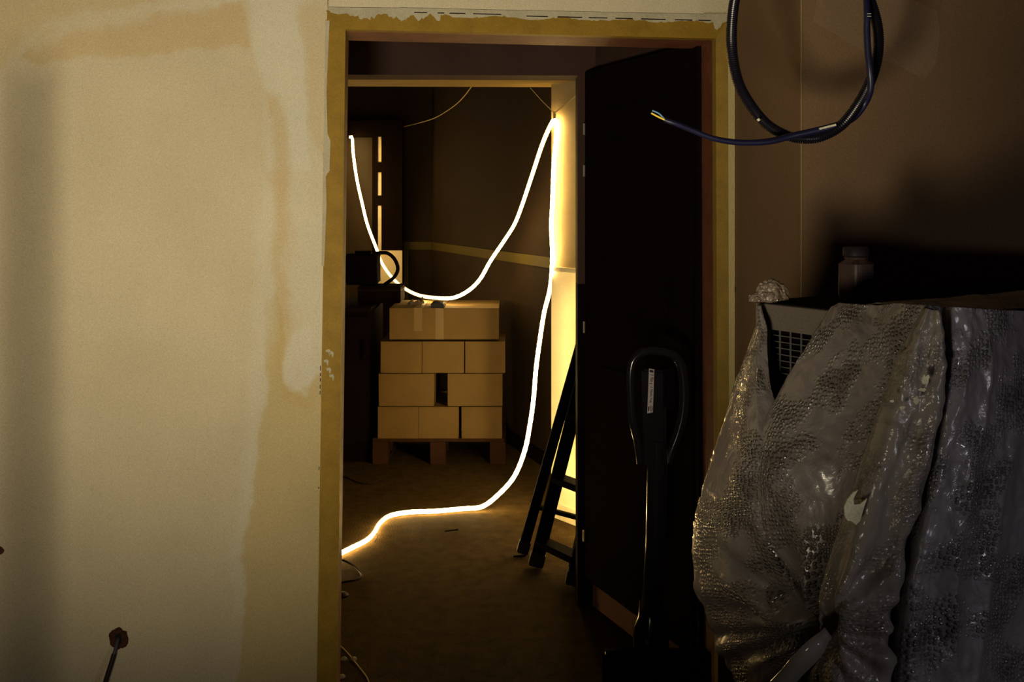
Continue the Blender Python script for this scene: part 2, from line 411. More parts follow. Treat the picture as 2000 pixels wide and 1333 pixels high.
lo = jag(1376, 1436, lambda x: 46+9*math.sin(x*.14), 5, 4, 5)
smear(t3, [(1374,26),(1438,26)]+lo[::-1], .0052)
lo = [(630,300),(640,290),(641,330),(645,331),(641,338),(634,335)]
smear(t1, lo, .0046)
smear(t1, [(JO(40)-3,40),(JO(40)+5,40),(JO(180)+1,180),(JO(260)+4,260),(JO(275)+10,275),(JO(330)+9,330),(JO(345)+2,345),(JO(400)+4,400),(JO(520)+1,520),(JO(520)-4,520)], .0048)
for x, y in ((640,686),(646,690),(636,706),(641,722),(647,735)):
    smear(t1, [(x-4,y-2),(x+3,y-4),(x+6,y),(x+4,y+10),(x+1,y+2),(x-3,y+2)], .0046)
# open joint between head board and plaster: short dark slits
for x0, x1 in ((809,834),(855,868),(878,909),(924,979),(1028,1070),(1089,1137),(1150,1186),(1202,1236),(1252,1300),(1318,1352),(1364,1388)):
    mb = MB(); mb.slab([FW(x0,TO(x0)-.9-2.0*(x0<1000),.0062), FW(x1,TO(x1)-.9-2.0*(x0<1000),.0062), FW(x1,TO(x1)+.9-2.0*(x0<1000),.0062), FW(x0,TO(x0)+.9-2.0*(x0<1000),.0062)], -Vector((WN.x,WN.y,0))*.001); mb.build('joint_gap', M_blackpaint, t2)
for y0, y1 in ((715,724),(729,735),(739,746),(752,760),(764,771),(912,918),(952,955)):
    mb = MB(); x = JO(y0)-3.5; mb.slab([FW(x-.8,y0,.0012), FW(x+.8,y0,.0012), FW(x+.6,y1,.0012), FW(x-1,y1,.0012)], -Vector((WN.x,WN.y,0))*.001); mb.build('joint_gap', M_blackpaint, t1)

# pier on the right
A0 = FW(1435, HY); A1 = Vector((0.727, 2.50, 0))
wdir = Vector((WU.x, WU.y, 0))
PE = A1 + wdir*1.6
mb = MB(); mb.prism([(A0.x, A0.y), (A1.x, A1.y), (PE.x, PE.y), (PE.x-WN.x*.75, PE.y-WN.y*.75), (A0.x-WN.x*.19+.2, A0.y-WN.y*.19+.02), (A0.x-WN.x*.19+0.02, A0.y-WN.y*.19)], 0, H)
wr = tag(mb.build('wall_right', M_pier), kind='structure')
# corner bead of the pier
M_bead = mat('corner_bead', (0.27,0.19,0.085), 0.6)
mb = MB(); mb.tube([(A1.x-.001, A1.y-.001, 0), (A1.x-.001, A1.y-.001, H)], .0016, 8); mb.build('corner_bead', M_bead, wr)
# pale smoothing patch on the pier face
M_skim = mat('skim_patch', (0.19,0.125,0.072), 0.9, var=0.1, bump=0.1)
def PF(px, py, off=0.0):
    b = Vector((A1.x, A1.y)); return FW(px, py, off, base=b)
def pier_patch(pts, off=.0008):
    mb = MB(); mb.slab([PF(x,y,off) for x,y in pts], -Vector((WN.x,WN.y,0))*(off)); mb.build('skim_patch', M_skim, wr)
pier_patch([(1600,-40),(1592,20),(1587,42),(1640,72),(1700,108),(1752,128),(1808,155),(1830,120),(1836,60),(1830,20),(1760,-10),(1750,-40)])
mb = MB(); mb.box(FW(1436,566,.004), (.0015,0,0), (0,.003,0), (0,0,.008)); mb.build('screw', M_blackpaint, wr)

# corridor right wall with its skirting and the dark door leaf standing against it
C0 = Vector((0.625,3.16)); C1 = Vector((0.322,3.85)); cd = (C1-C0).normalized(); cn = Vector((-cd.y, cd.x))  # cn to the left
if cn.x > 0: cn = -cn
mb = MB(); q = [C0, C1, C1-cn*.1, C0-cn*.1]; mb.prism([tuple(p) for p in q][::1], 0, H); tag(mb.build('wall_corridor', M_darkwall), kind='structure')
mb = MB(); q = [C0+cn*.012, C1+cn*.012, C1, C0]; mb.prism([tuple(p) for p in q], 0, .085); tag(mb.build('baseboard_right', M_base), kind='structure')
D0 = C0 + cd*.02 + cn*.014; D1 = C1 - cd*.01 + cn*.014
door = thing('door_2', (*D0, .12), None, None); door['kind'] = 'structure'
mb = MB(); mb.prism([tuple(p) for p in (D0, D1, D1+cn*.036, D0+cn*.036)], .12, 2.06); mb.build('door_leaf', M_darkdoor, door)
for za, zb in ((0.45,0.95),(1.1,1.9)):
    mb = MB(); e0 = D0+cd*.14+cn*.0365; e1 = D1-cd*.14+cn*.0365
    mb.prism([tuple(p) for p in (e0, e1, e1+cn*.004, e0+cn*.004)], za, zb); mb.build('door_panel', M_darkdoor, door)
for z in (1.84, 1.68, 1.08, .28):
    hp = D1 + cn*.04
    mb = MB(); mb.tube([(hp.x, hp.y, z-.022), (hp.x, hp.y, z+.022)], .005, 8); mb.build('hinge', M_hinge, door, True)

# wall 2 (thin partition with the second opening) : head and right strip
lx = lambda px, d: (px-1000)/F*d
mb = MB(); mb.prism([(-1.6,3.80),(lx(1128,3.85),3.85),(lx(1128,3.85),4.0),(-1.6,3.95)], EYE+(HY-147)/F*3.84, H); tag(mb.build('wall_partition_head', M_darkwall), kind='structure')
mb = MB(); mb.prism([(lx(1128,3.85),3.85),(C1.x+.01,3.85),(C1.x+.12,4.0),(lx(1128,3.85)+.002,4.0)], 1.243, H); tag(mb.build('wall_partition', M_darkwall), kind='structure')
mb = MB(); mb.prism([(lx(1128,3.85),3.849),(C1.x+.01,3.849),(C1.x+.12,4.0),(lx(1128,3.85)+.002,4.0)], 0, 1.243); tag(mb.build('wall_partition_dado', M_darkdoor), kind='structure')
mb = MB(); mb.prism([(lx(1128,3.85)-.001,3.842),(C1.x+.0,3.842),(C1.x+.0,3.85),(lx(1128,3.85)-.001,3.85)], 1.228, 1.243); tag(mb.build('trim_8', M_darkdoor), kind='structure')

# wall 3: deep ochre soffit and angled cream return W3
R0 = Vector((.196,4.96)); R1 = Vector((.93,4.0)); rd = (R1-R0).normalized()
mb = MB(); mb.prism([(-1.6,4.0),(1.1,4.0),(.215,5.08),(-1.6,5.03)], 2.15, H); tag(mb.build('wall_deep_head', M_soffit), kind='structure')
ret = [(R0.x,R0.y),(R1.x,R1.y),(1.25,4.2),(.35,5.4),(.235,5.1)]
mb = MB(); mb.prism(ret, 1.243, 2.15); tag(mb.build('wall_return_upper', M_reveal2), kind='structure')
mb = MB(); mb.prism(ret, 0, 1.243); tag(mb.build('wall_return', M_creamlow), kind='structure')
rn = Vector((rd.y,-rd.x));
if rn.x > 0: rn = -rn
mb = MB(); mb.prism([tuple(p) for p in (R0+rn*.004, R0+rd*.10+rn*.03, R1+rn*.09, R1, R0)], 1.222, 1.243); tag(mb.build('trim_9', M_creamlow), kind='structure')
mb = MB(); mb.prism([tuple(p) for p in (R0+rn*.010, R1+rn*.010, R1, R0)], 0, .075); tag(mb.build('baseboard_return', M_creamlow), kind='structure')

# far room: right wall with the mustard rail, back wall, left wall, header
Q0 = Vector((.245,5.75)); Q1 = Vector((lx(843,8.2),8.2)); qd = (Q1-Q0).normalized(); qn = Vector((qd.y,-qd.x))
if qn.x > 0: qn = -qn
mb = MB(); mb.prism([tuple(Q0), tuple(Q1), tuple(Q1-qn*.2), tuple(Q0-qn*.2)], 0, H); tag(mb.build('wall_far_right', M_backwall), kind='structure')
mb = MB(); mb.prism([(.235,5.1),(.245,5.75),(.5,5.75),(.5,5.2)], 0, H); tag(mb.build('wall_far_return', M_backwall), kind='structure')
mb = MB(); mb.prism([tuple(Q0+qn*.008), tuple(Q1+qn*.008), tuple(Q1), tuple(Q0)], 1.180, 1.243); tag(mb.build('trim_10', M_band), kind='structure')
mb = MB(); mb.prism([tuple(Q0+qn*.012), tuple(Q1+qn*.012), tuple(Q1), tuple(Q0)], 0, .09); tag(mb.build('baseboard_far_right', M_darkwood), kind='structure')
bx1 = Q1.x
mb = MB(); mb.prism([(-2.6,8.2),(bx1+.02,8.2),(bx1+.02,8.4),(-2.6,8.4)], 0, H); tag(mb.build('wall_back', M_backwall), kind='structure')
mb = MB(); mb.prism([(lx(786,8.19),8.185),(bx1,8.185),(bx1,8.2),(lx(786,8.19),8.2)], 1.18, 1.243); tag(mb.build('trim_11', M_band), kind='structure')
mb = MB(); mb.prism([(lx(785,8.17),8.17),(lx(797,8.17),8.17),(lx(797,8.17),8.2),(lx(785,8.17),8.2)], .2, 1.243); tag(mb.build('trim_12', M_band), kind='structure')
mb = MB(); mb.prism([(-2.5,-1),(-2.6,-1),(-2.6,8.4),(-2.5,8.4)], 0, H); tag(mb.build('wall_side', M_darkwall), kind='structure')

# door in the back wall: dark frame, pale leaf strip, strip coloured as a slit of light
dd = 8.12
bd = thing('door_3', (lx(735,dd), dd, 0), None, None); bd['kind'] = 'structure'
def rect(name, m, x0, y0, x1, y1, d0, d1, parent):
    mb = MB(); mb.hexa([W(x0,y1,d0), W(x1,y1,d0), Vector((lx(x1,d0),d1,W(0,y1,d0).z)), Vector((lx(x0,d0),d1,W(0,y1,d0).z)),
                        W(x0,y0,d0), W(x1,y0,d0), Vector((lx(x1,d0),d1,W(0,y0,d0).z)), Vector((lx(x0,d0),d1,W(0,y0,d0).z))]); return mb.build(name, m, parent)
rect('door_head', M_darkwood, 600, 235, 786, 267, 8.05, 8.2, bd)
rect('door_jamb', M_darkwood, 745, 267, 786, 560, 8.06, 8.2, bd)
rect('door_leaf', M_leaf, 640, 267, 728, 780, 8.15, 8.19, bd)
rect('door_stile', M_darkwood, 727, 267, 738, 780, 8.08, 8.19, bd)
rect('light_slit', M_slit, 738, 267, 745, 560, 8.085, 8.19, bd)  # pale strip stands in for light showing through a gap
rect('door_jamb', M_darkwood, 745, 560, 786, 780, 8.06, 8.2, bd)
for y in (317, 382): rect('door_latch', M_darkwood, 737, y, 747, y+20, 8.07, 8.18, bd)
mb = MB(); mb.box(W(761,527,8.04), (.102,0,0), (0,.01,0), (0,0,.155)); mb.build('bright_pane', M_slit, bd)  # pane by the rope, its lit brightness put into the colour

# ------------------------------------------------------------ rope light
rope_px = [(683,268,7.98),(688,270,7.97),(690,300,7.95),(697,350,7.9),(708,400,7.8),(718,440,7.7),(735,485,7.5),(745,512,7.35),(762,538,7.1),(785,560,6.8),(815,576,6.5),(850,582,6.25),
 (885,582,6.12),(915,568,6.12),(938,545,6.15),(958,510,6.15),(985,470,6.08),(1005,438,5.93),(1020,400,5.75),(1040,340,5.45),(1060,280,5.15),(1078,240,4.93)]
rope2_px = [(1086,236,4.895),(1087,262,4.90),(1082,320,4.905),(1079,400,4.91),(1077,440,4.92),(1079,500,4.92),(1075,560,5.0),(1063,610,5.15),(1055,660,5.22),(1047,720,5.22),(1042,780,5.2),(1035,830,5.14),(1025,880,5.08),(1005,930,5.03),(975,965,5.03),(942,990,5.02)]
fl_px = [(905,1001),(850,1006),(800,1008),(762,1015),(742,1030),(730,1050),(715,1064),(690,1077),(660,1091),(600,1110)]
RP = [W(*p) for p in rope_px] + [W(*p) for p in rope2_px] + [FL(x,y,.018) for x,y in fl_px]
pts = resample(catmull(RP, 14), .02)
rope = thing('rope_light', tuple(FL(905,1001)), 'glowing yellow rope light looped from a hook over the boxes to the floor', 'rope light')
mb = MB(); rr = [  .0112 + .0010*(i%2) for i in range(len(pts))]; mb.tube(pts, rr, 14); mb.build('lit_tube', M_rope, rope, True)
# unseen strand of rope added behind the partition to light the return wall
hid = resample(catmull([Vector((.3255,4.700,1.19)), Vector((.3285,4.698,1.0)), Vector((.3275,4.700,.8)), Vector((.330,4.698,.6)), Vector((.3275,4.700,.4)), Vector((.334,4.695,.2)), Vector((.36,4.62,.03)), Vector((.46,4.50,.018))], 8), .02)
mb = MB(); mb.tube(hid, .0117, 12); mb.build('lit_tube', M_rope, rope, True)
mb = MB(); hk = W(1083,232,4.88); mb.tube([hk, hk+Vector((0,0,.035))], .007, 8); mb.build('clip', M_string, rope)
st = thing('hanging_string', tuple(hk), 'thin pale string holding up the rope light under the second doorway', 'string')
mb = MB(); hk2 = W(1083,221,4.87)
mb.tube([hk2, W(1060,199,4.75), W(1036,172,4.6)], .0014, 6); mb.tube([hk2+Vector((0,0,-.02)), hk2], .0035, 6); mb.build('string', M_string, st)
mb = MB(); mb.tube(catmull([hk2, W(1105,204,4.80), W(1130,182,4.74)], 4), .0042, 6); mb.build('tie', M_string, st)
wc = MB(); wc.tube(catmull([W(780,250,8.15), W(843,233,8.0), W(880,212,7.6), (W(905,190,7.2)), W(935,150,6.9)], 8), .004, 6)
tag(wc.build('ceiling_cable', M_string, None, True), 'thin faint cable sagging high across the dark far room', 'cable')

# ------------------------------------------------------------ pallet, boxes
PD = 5.93
def bxx(px): return lx(px, PD)
pal = thing('pallet', (bxx(858), PD+.3, 0), 'dark wooden pallet on the floor under the cardboard boxes', 'pallet')
zt = 0.155
for i in range(5):
    y = PD+.06+i*.12; mb = MB(); mb.box(((bxx(727)+bxx(985))/2, y, zt-.011), ((bxx(985)-bxx(727))/2,0,0), (0,.047,0), (0,0,.011)); mb.build('deck_board', M_pallet, pal, bevel=.002)
for px in (742, 855, 972):
    for y in (PD+.06, PD+.30, PD+.54):
        mb = MB(); mb.box((bxx(px), y, .077), (.046,0,0), (0,.05,0), (0,0,.055)); mb.build('block', M_pallet, pal, bevel=.002)
    mb = MB(); mb.box((bxx(px), PD+.30, .011), (.046,0,0), (0,.29,0), (0,0,.011)); mb.build('bottom_board', M_pallet, pal, bevel=.002)
def cardbox(x0, x1, y0, y1, dy, depth, label, tapes=()):
    z0 = zt + (858-y1)/F*PD + .0008; z1 = zt + (858-y0)/F*PD - .0008
    X0, X1 = bxx(x0)+.0012, bxx(x1)-.0012; Y0 = PD+dy; Y1 = Y0+depth
    t = thing('cardboard_box', ((X0+X1)/2, (Y0+Y1)/2, z0), label, 'box', 'cardboard boxes on the pallet')
    # board walls with slightly crushed edges
    g = []
    rnd = random.Random(x0*7+y0); jt = lambda a=.0015: rnd.uniform(-a, a)
    mb = MB(); mb.hexa([(X0+jt(),Y0+jt(),z0),(X1+jt(),Y0+jt(),z0),(X1,Y1,z0),(X0,Y1,z0),(X0+jt(),Y0+.002+jt(),z1-.003),(X1+jt(),Y0+.002+jt(),z1-.003),(X1,Y1,z1-.003),(X0,Y1,z1-.003)])
    mb.build('carton', M_card, t, bevel=.002)
    for (a, b) in (((X0,Y0),(X1,Y0+depth*.497)), ((X0,Y0+depth*.503),(X1,Y1))):
        mb = MB(); mb.hexa([(a[0],a[1],z1-.003),(b[0],a[1],z1-.003),(b[0],b[1],z1-.003),(a[0],b[1],z1-.003),(a[0],a[1],z1-.0003),(b[0],a[1],z1-.0003),(b[0],b[1],z1-.0003),(a[0],b[1],z1-.0003)]); mb.build('flap', M_card, t)
    for (ta, tb, lift) in tapes:
        xa, xb = bxx(ta), bxx(tb)
        mb = MB(); mb.hexa([(xa,Y0-.0012,z0+(.0 if lift else .05)),(xb,Y0-.0012,z0+(.0 if lift else .05)),(xb,Y0,z0+(.0 if lift else .05)),(xa,Y0,z0+(.0 if lift else .05)),(xa,Y0-.0012,z1+.001),(xb,Y0-.0012,z1+.001),(xb,Y1,z1+.001),(xa,Y1,z1+.001)]); mb.build('tape_strip', M_tape, t)
    return t
cardbox(760,975,603,665,.012,.50,'long taped cardboard box on top of the stack, brightly lit from above', ((850,866,True),(808,824,False)))
cardbox(743,824,668,730,.0,.50,'cardboard box in the second row down, at the left end')
cardbox(824,907,668,730,.002,.50,'cardboard box in the middle of the second row down')
cardbox(908,987,668,730,.0,.50,'cardboard box in the second row down, at the right end')
cardbox(739,848,731,795,.004,.50,'wide cardboard box left of the dark gap in the third row')
cardbox(874,982,731,795,.004,.50,'wide cardboard box right of the dark gap in the third row')
cardbox(737,817,796,858,.0,.50,'cardboard box in the bottom row on the pallet, at the left end')
cardbox(817,896,796,858,.003,.50,'cardboard box in the middle of the bottom row on the pallet')
cardbox(901,981,796,858,.0,.50,'cardboard box in the bottom row on the pallet, at the right end')
zb = zt+(858-603)/F*PD
mb = MB(); xa, xb = bxx(841), bxx(868)
mb.hexa([(xa+.0,PD+.009,zb-.004),(xb,PD+.007,zb-.006),(xb+.002,PD+.13,zb+.003),(xa+.008,PD+.13,zb+.003),(xa,PD+.010,zb+.03),(xb-.006,PD+.010,zb+.026),(xb-.006,PD+.12,zb+.03),(xa+.008,PD+.12,zb+.034)])
tag(mb.build('tape_roll_scrap', M_blacktape, None, bevel=.004), 'small black scrap lying over the top box edge under the rope light', 'scrap')
mb = MB(); c = W(802,590,6.1); c.z = zb
rnd = random.Random(4)
V = []
for i in range(5):
    for j in range(7):
        V.append((c.x+(-.02+j*.016)+rnd.uniform(-.006,.006), c.y+(i-2)*.03, zb+.004+abs(rnd.gauss(0,.018))*(1 if 0<i<4 else .2)))
k = [(i*7+j, i*7+j+1, (i+1)*7+j+1, (i+1)*7+j) for i in range(4) for j in range(6)]
mb.add(V, k); o = mb.build('film_scrap', M_film); md = o.modifiers.new('t','SOLIDIFY'); md.thickness=.001
tag(o, 'crumpled bit of clear film on top of the long box', 'plastic film')

# dark cabinet and things on it, left of the boxes
cab = thing('dark_cabinet', (lx(690,6.1), 6.2, 0), 'low dark cabinet to the left of the box stack', 'cabinet')
X0, X1 = lx(560,5.98), lx(722,5.98)
mb = MB(); mb.box(((X0+X1)/2, 6.30, .453), ((X1-X0)/2,0,0), (0,.30,0), (0,0,.45)); mb.build('body', M_darkdoor, cab, bevel=.004)
mb = MB(); mb.box(((X0+X1)/2, 6.29, zb-.014), ((X1-X0)/2+.01,0,0), (0,.325,0), (0,0,.012)); mb.build('top', M_darkwood, cab, bevel=.003)
for xc in (X0+.125, X0+.37):
    mb = MB(); mb.box((xc, 5.992, .5), (.118,0,0), (0,.008,0), (0,0,.38)); d = mb.build('door', M_darkdoor, cab, bevel=.003)
    mb = MB(); mb.tube([(xc+.09,5.972,.62),(xc+.09,5.972,.74)], .006, 8); mb.build('handle', M_metalblack, d)
wb = MB(); X2, X3 = lx(698,6.2), lx(782,6.2); wb.box(((X2+X3)/2, 6.33, zb+.055), ((X3-X2)/2,0,0), (0,.12,0), (0,0,.052))
wt = thing('tool_case', ((X2+X3)/2, 6.33, zb), 'flat dark case lying under the black machine with the curved hose', 'case')
wb.build('case_body', M_darkwood, wt, bevel=.006)
mb = MB(); mb.box(((X2+X3)/2, 6.33, zb+.082), ((X3-X2)/2+.002,0,0), (0,.122,0), (0,0,.003)); mb.build('lid_seam', M_blackpaint, wt)
zc = zb+.109
zc += .002
mc = thing('black_machine', (lx(705,6.3), 6.33, zc), 'black machine with a curved hose loop silhouetted against the rope light', 'machine')
mb = MB(); X4, X5 = lx(672,6.22), lx(735,6.22); mb.box(((X4+X5)/2, 6.33, zc+.1), ((X5-X4)/2,0,0), (0,.10,0), (0,0,.098)); mb.build('housing', M_metalblack, mc, bevel=.012)
mb = MB(); mb.tube([((X4+X5)/2, 6.33, zc+.19), ((X4+X5)/2, 6.33, zc+.215)], .05, 16); mb.build('lid', M_metalblack, mc)
hp = [(728,496),(745,494),(757,495),(768,503),(775,515),(777,527),(772,539),(764,547),(750,557)]
mb = MB(); mb.tube(catmull([W(x,y,6.25) for x,y in hp], 6), .0115, 10); mb.build('hose', M_metalblack, mc, True)

# ------------------------------------------------------------ step ladder
lad = thing('step_ladder', tuple(FL(1060,1110)), 'black folded step ladder leaning inside the second doorway', 'ladder')
R = {1: (Vector((.045,4.40,.012)), Vector((.505,4.47,1.62))), 2: (Vector((.100,4.24,.012)), Vector((.505,4.30,1.60))),
     3: (Vector((.245,4.03,.012)), Vector((.63,4.12,1.60))), 4: (Vector((.262,4.22,.012)), Vector((.635,4.27,1.62)))}
for i, (a, b) in R.items():
    mb = MB(); mb.bar(a, b, (.056 if i in (2,3) else .044), .032, up=(0,1,0)); mb.build('rail', M_metalblack, lad, bevel=.003)
    mb = MB(); t = (b-a).normalized(); mb.bar(a-t*.002, a+t*.055, (.064 if i in (2,3) else .052), .042, up=(0,1,0)); mb.build('foot', M_blackpaint, lad, bevel=.004)
for z in (.10, .37, .64, .91, 1.18, 1.45):
    f = z/1.6; a = R[2][0].lerp(R[2][1], f); b = R[3][0].lerp(R[3][1], f)
    mb = MB(); mb.bar(a, b, .07, .028, up=(0,0,1)); mb.build('tread', M_metalblack, lad, bevel=.003)
for z in (.20, .85, 1.4):
    f = z/1.6; a = R[1][0].lerp(R[1][1], f); b = R[4][0].lerp(R[4][1], f)
    mb = MB(); mb.bar(a, b, .018, .018, up=(0,0,1)); mb.build('brace', M_metalblack, lad)

# ------------------------------------------------------------ pallet truck with its handle
pt = thing('pallet_truck', (.405, 3.02, 0), 'black pallet truck standing upright handle in the dark corridor on the right', 'pallet truck')
td = 2.95
sh = [W(1284,860,td), W(1283,980,td), W(1277,1130,td)]
bot = Vector((.425, 3.05, .30)); sh.append(bot)
mb = MB(); mb.tube(catmull(sh, 6), .031, 14); mb.build('shaft', M_glossblack, pt, True)
loop = [(1252,905),(1246,862),(1236,820),(1232,770),(1232,725),(1240,700),(1262,686),(1290,686),(1315,694),(1330,715),(1336,760),(1334,805),(1325,845),(1312,880),(1305,905)]
mb = MB(); mb.tube(catmull([W(x,y,td) for x,y in loop], 6), .0135, 10); mb.build('loop_grip', M_glossblack, pt, True)
mb = MB(); mb.hexa([W(1258,915,td-.02),W(1302,915,td-.02),W(1302,915,td+.03),W(1258,915,td+.03),W(1252,720,td-.02),W(1300,725,td-.02),W(1300,725,td+.03),W(1252,720,td+.03)]); mb.build('handle_column', M_glossblack, pt, bevel=.008)
mb = MB(); mb.box(W(1305,760,td-.005), (.02,0,0), (0,.012,0), (0,0,.06)); lv = mb.build('release_lever', M_metalblack, pt, bevel=.006)
stq = [W(1264,808,td-.0225),W(1275,806,td-.0225),W(1278,722,td-.0225),W(1267.5,720,td-.0225)]
mb = MB(); mb.slab(stq, (0,.0008,0)); sk = mb.build('warning_sticker', M_sticker, pt); sk['label'] = 'grey warning sticker with small print and a prohibition sign'
def onst(u, v):
    a = stq[0].lerp(stq[1], u); b = stq[3].lerp(stq[2], u); return a.lerp(b, v)+Vector((0,-.0006,0))
mb = MB()
def stq_rect(u0, v0, u1, v1): mb.slab([onst(u0,v0),onst(u1,v0),onst(u1,v1),onst(u0,v1)], (0,.0005,0))
stq_rect(.15,.92,.85,.975)
rnd = random.Random(3)
for v in np.arange(.24, .88, .028):
    if rnd.random() < .8: stq_rect(.3+rnd.uniform(-.15,.2), v, .75+rnd.uniform(-.1,.2), v+.014)
mb.build('print', M_ink, sk)
mb = MB(); ctr = onst(.66,.10); mb.tube([ctr+Vector((.004*math.cos(t),0,.007*math.sin(t))) for t in np.linspace(0, 2*math.pi, 17)], .0007, 5); mb.tube([ctr+Vector((-.003,0,.005)), ctr+Vector((.003,0,-.005))], .0006, 5); stq_rect(.1,.05,.3,.15)
mb.build('prohibition_mark', M_ink, sk)
# pump body, forks, wheels
mb = MB(); mb.lathe((.425,3.05,.10), [(.05,0),(.055,.02),(.055,.16),(.04,.19),(.035,.24)], 20); mb.build('pump', M_glossblack, pt, True)
for s in (-1, 1):
    mb = MB(); mb.tube([(.425+s*.045-.018,3.05,.075),(.425+s*.045+.018,3.05,.075)], .072, 24); mb.build('steer_wheel', M_blackpaint, pt, True)
mb = MB(); mb.box((.425,2.93,.14), (.16,0,0), (0,.02,0), (0,0,.10)); mb.build('yoke', M_glossblack, pt, bevel=.01)
for s in (-1,1):
    mb = MB(); mb.box((.425+s*.11,2.53,.06), (.045,0,0), (0,.40,0), (0,0,.022)); fk = mb.build('fork', M_glossblack, pt, bevel=.008)
    mb = MB(); mb.tube([(.425+s*.11-.03,2.25,.036),(.425+s*.11+.03,2.25,.036)], .036, 16); mb.build('load_roller', M_blackpaint, fk, True)

# ------------------------------------------------------------ small things on the floor
def floor_cable(name, pix, r, m, label, cat='cable', lift=None):
    L = [FL(p[0],p[1],(p[2] if len(p) > 2 else r)+.0005) for p in pix]
    mb = MB(); mb.tube(catmull(L, 8), r, 8); return tag(mb.build(name, m, None, True), label, cat)
floor_cable('floor_cable', [(640,1106),(664,1108,.03),(688,1113,.02),(704,1122,.006),(706,1130),(694,1136),(664,1141),(640,1143)], .005, M_cable, 'black cable looping out from behind the left jamb near the rope light')
floor_cable('floor_cable', [(650,928),(675,933),(700,944),(722,946),(745,938)], .004, M_cable, 'thin cable on the floor in front of the dark cabinet')
floor_cable('thin_wire', [(655,1255),(668,1267),(684,1284),(700,1304),(716,1325),(725,1350)], .0025, M_string, 'thin pale wire on the dark floor beside the left jamb', 'wire')
floor_cable('wire_ring', [(728,1057,.012),(734,1052,.02),(737,1056,.016),(733,1061,.008),(728,1060,.006)], .0015, M_cable, 'tiny ring of wire on the floor at the rope light bend', 'wire')
mb = MB(); mb.bar(FL(869,1040,.005), FL(895,1037,.005), .006, .006); tag(mb.build('wood_splinter', M_darkwood, None, bevel=.001), 'dark splinter lying alone on the floor in front of the rope light', 'stick')
mb = MB(); mb.bar(FL(1003,1089,.004), FL(1026,1088,.004), .006, .006); tag(mb.build('nail', M_metalblack), 'short dark rod on the floor at the left ladder foot', 'rod')
mb = MB(); c = FL(670,1165); mb.lathe((c.x,c.y,0), [(.022,0),(.024,.006),(.012,.014),(.004,.016)], 10); tag(mb.build('rubble_lump', M_cable), 'dark lump of rubble by the jamb below the black cable loop', 'rubble')
rnd = random.Random(11)
for i,(x,y) in enumerate(((672,1290),(691,1290),(668,1325))):
    c = FL(x,y); mb = MB(); n=8
    mb.lathe((c.x,c.y,0), [(.010,0),(.012,.005),(.007,.010),(.002,.012)], 7); lab=['yellowish crumb of plaster near the thin wire, closest to the jamb','yellowish crumb of plaster resting right beside the thin wire','yellowish crumb of plaster at the bottom edge by the jamb'][i]
    tag(mb.build('plaster_crumb', M_plast), lab, 'plaster crumb', 'plaster crumbs by the jamb')

# ------------------------------------------------------------ hole with cable in the left wall
hc = (231,1248)
cw = thing('wall_cable', tuple(FW(231,1250,.004)), 'dark cable hanging out of a ragged round hole low in the left wall', 'cable')
rnd = random.Random(5)
ring = [(hc[0]+18*math.cos(a)*(1+rnd.uniform(-.12,.12)), hc[1]+20*math.sin(a)*(1+rnd.uniform(-.1,.1))) for a in np.linspace(0,2*math.pi,18)[:-1]]
hl = MB(); n = len(ring)
V = [FW(x,y,.0012) for x,y in ring]+[FW(hc[0]+(x-hc[0])*.55,hc[1]+(y-hc[1])*.55,.0010) for x,y in ring]+[FW(hc[0],hc[1],.0008)]
hl.add(V, [(i,(i+1)%n,(i+1)%n+n,i+n) for i in range(n)]+[(i+n,(i+1)%n+n,2*n) for i in range(n)]); ho = hl.build('hole', M_hole, wl)
hl = MB()
for i in range(n):
    x,y = ring[i]; x2,y2 = ring[(i+1)%n]
    if rnd.random() < .75: hl.tube([FW(x,y,.0015),FW(x2,y2,.0015)], .0022*rnd.uniform(.5,1.2), 5)
hl.build('hole_rim', M_hole, wl)
core = MB(); core.slab([FW(x,y,.0022) for x,y in ((226,1240),(236,1238),(238,1256),(230,1262),(225,1252))], -Vector((WN.x,WN.y,0))*.001); core.build('hole_core', M_blackpaint, wl)
mb = MB(); mb.tube(catmull([FW(231,1244,-.01), FW(230,1252,.012), FW(226,1268,.022), FW(222,1282,.028)], 6), .0052, 10); mb.build('sleeve', M_greycable, cw, True)
mb = MB(); mb.tube(catmull([FW(223,1278,.026), FW(217,1298,.034), FW(206,1333,.045), FW(190,1390,.05), FW(170,1500,.045), FW(150,1640,.03)], 6), .0066, 10); mb.build('cable', M_cable, cw, True)
mb = MB(); mb.tube([FW(0,1076,-.004),FW(0,1076,.004)], .011, 12); tag(mb.build('wall_hole', M_hole), 'tiny dark disc standing in for a hole in the wall at the left edge of the picture', 'wall hole')  # dark disc on the surface in place of a small hole

# ------------------------------------------------------------ hanging conduit ring and navy cable
HD = 2.05
ring_px = [(1520,-190),(1470,-90),(1440,-20),(1430,40),(1430,100),(1442,160),(1466,205),(1498,243),(1535,264),(1570,271),(1606,266),(1643,245),(1672,210),(1697,165),(1713,115),(1715,65),(1704,15),(1680,-45),(1630,-110),(1570,-180),(1540,-260),(1530,-330)]
rp = resample(catmull([W(x,y,HD+.02*math.sin(i)) for i,(x,y) in enumerate(ring_px)], 12), .0022)
hz = thing('conduit_ring', tuple(W(1570,271,HD)), 'black corrugated conduit hanging in a big loop in front of the right wall', 'conduit')
mb = MB(); mb.tube(rp, [.0114 if i % 2 else .0098 for i in range(len(rp))], 12); mb.build('corrugated_tube', M_hose, hz, True)
mb = MB(); tp = W(1530,-330,HD); mb.tube([tp, Vector((tp.x,tp.y,H))], .009, 10); mb.tube([W(1520,-190,HD), Vector((W(1520,-190,HD).x, HD, H))], .009, 10); mb.build('upper_tube', M_hose, hz, True)
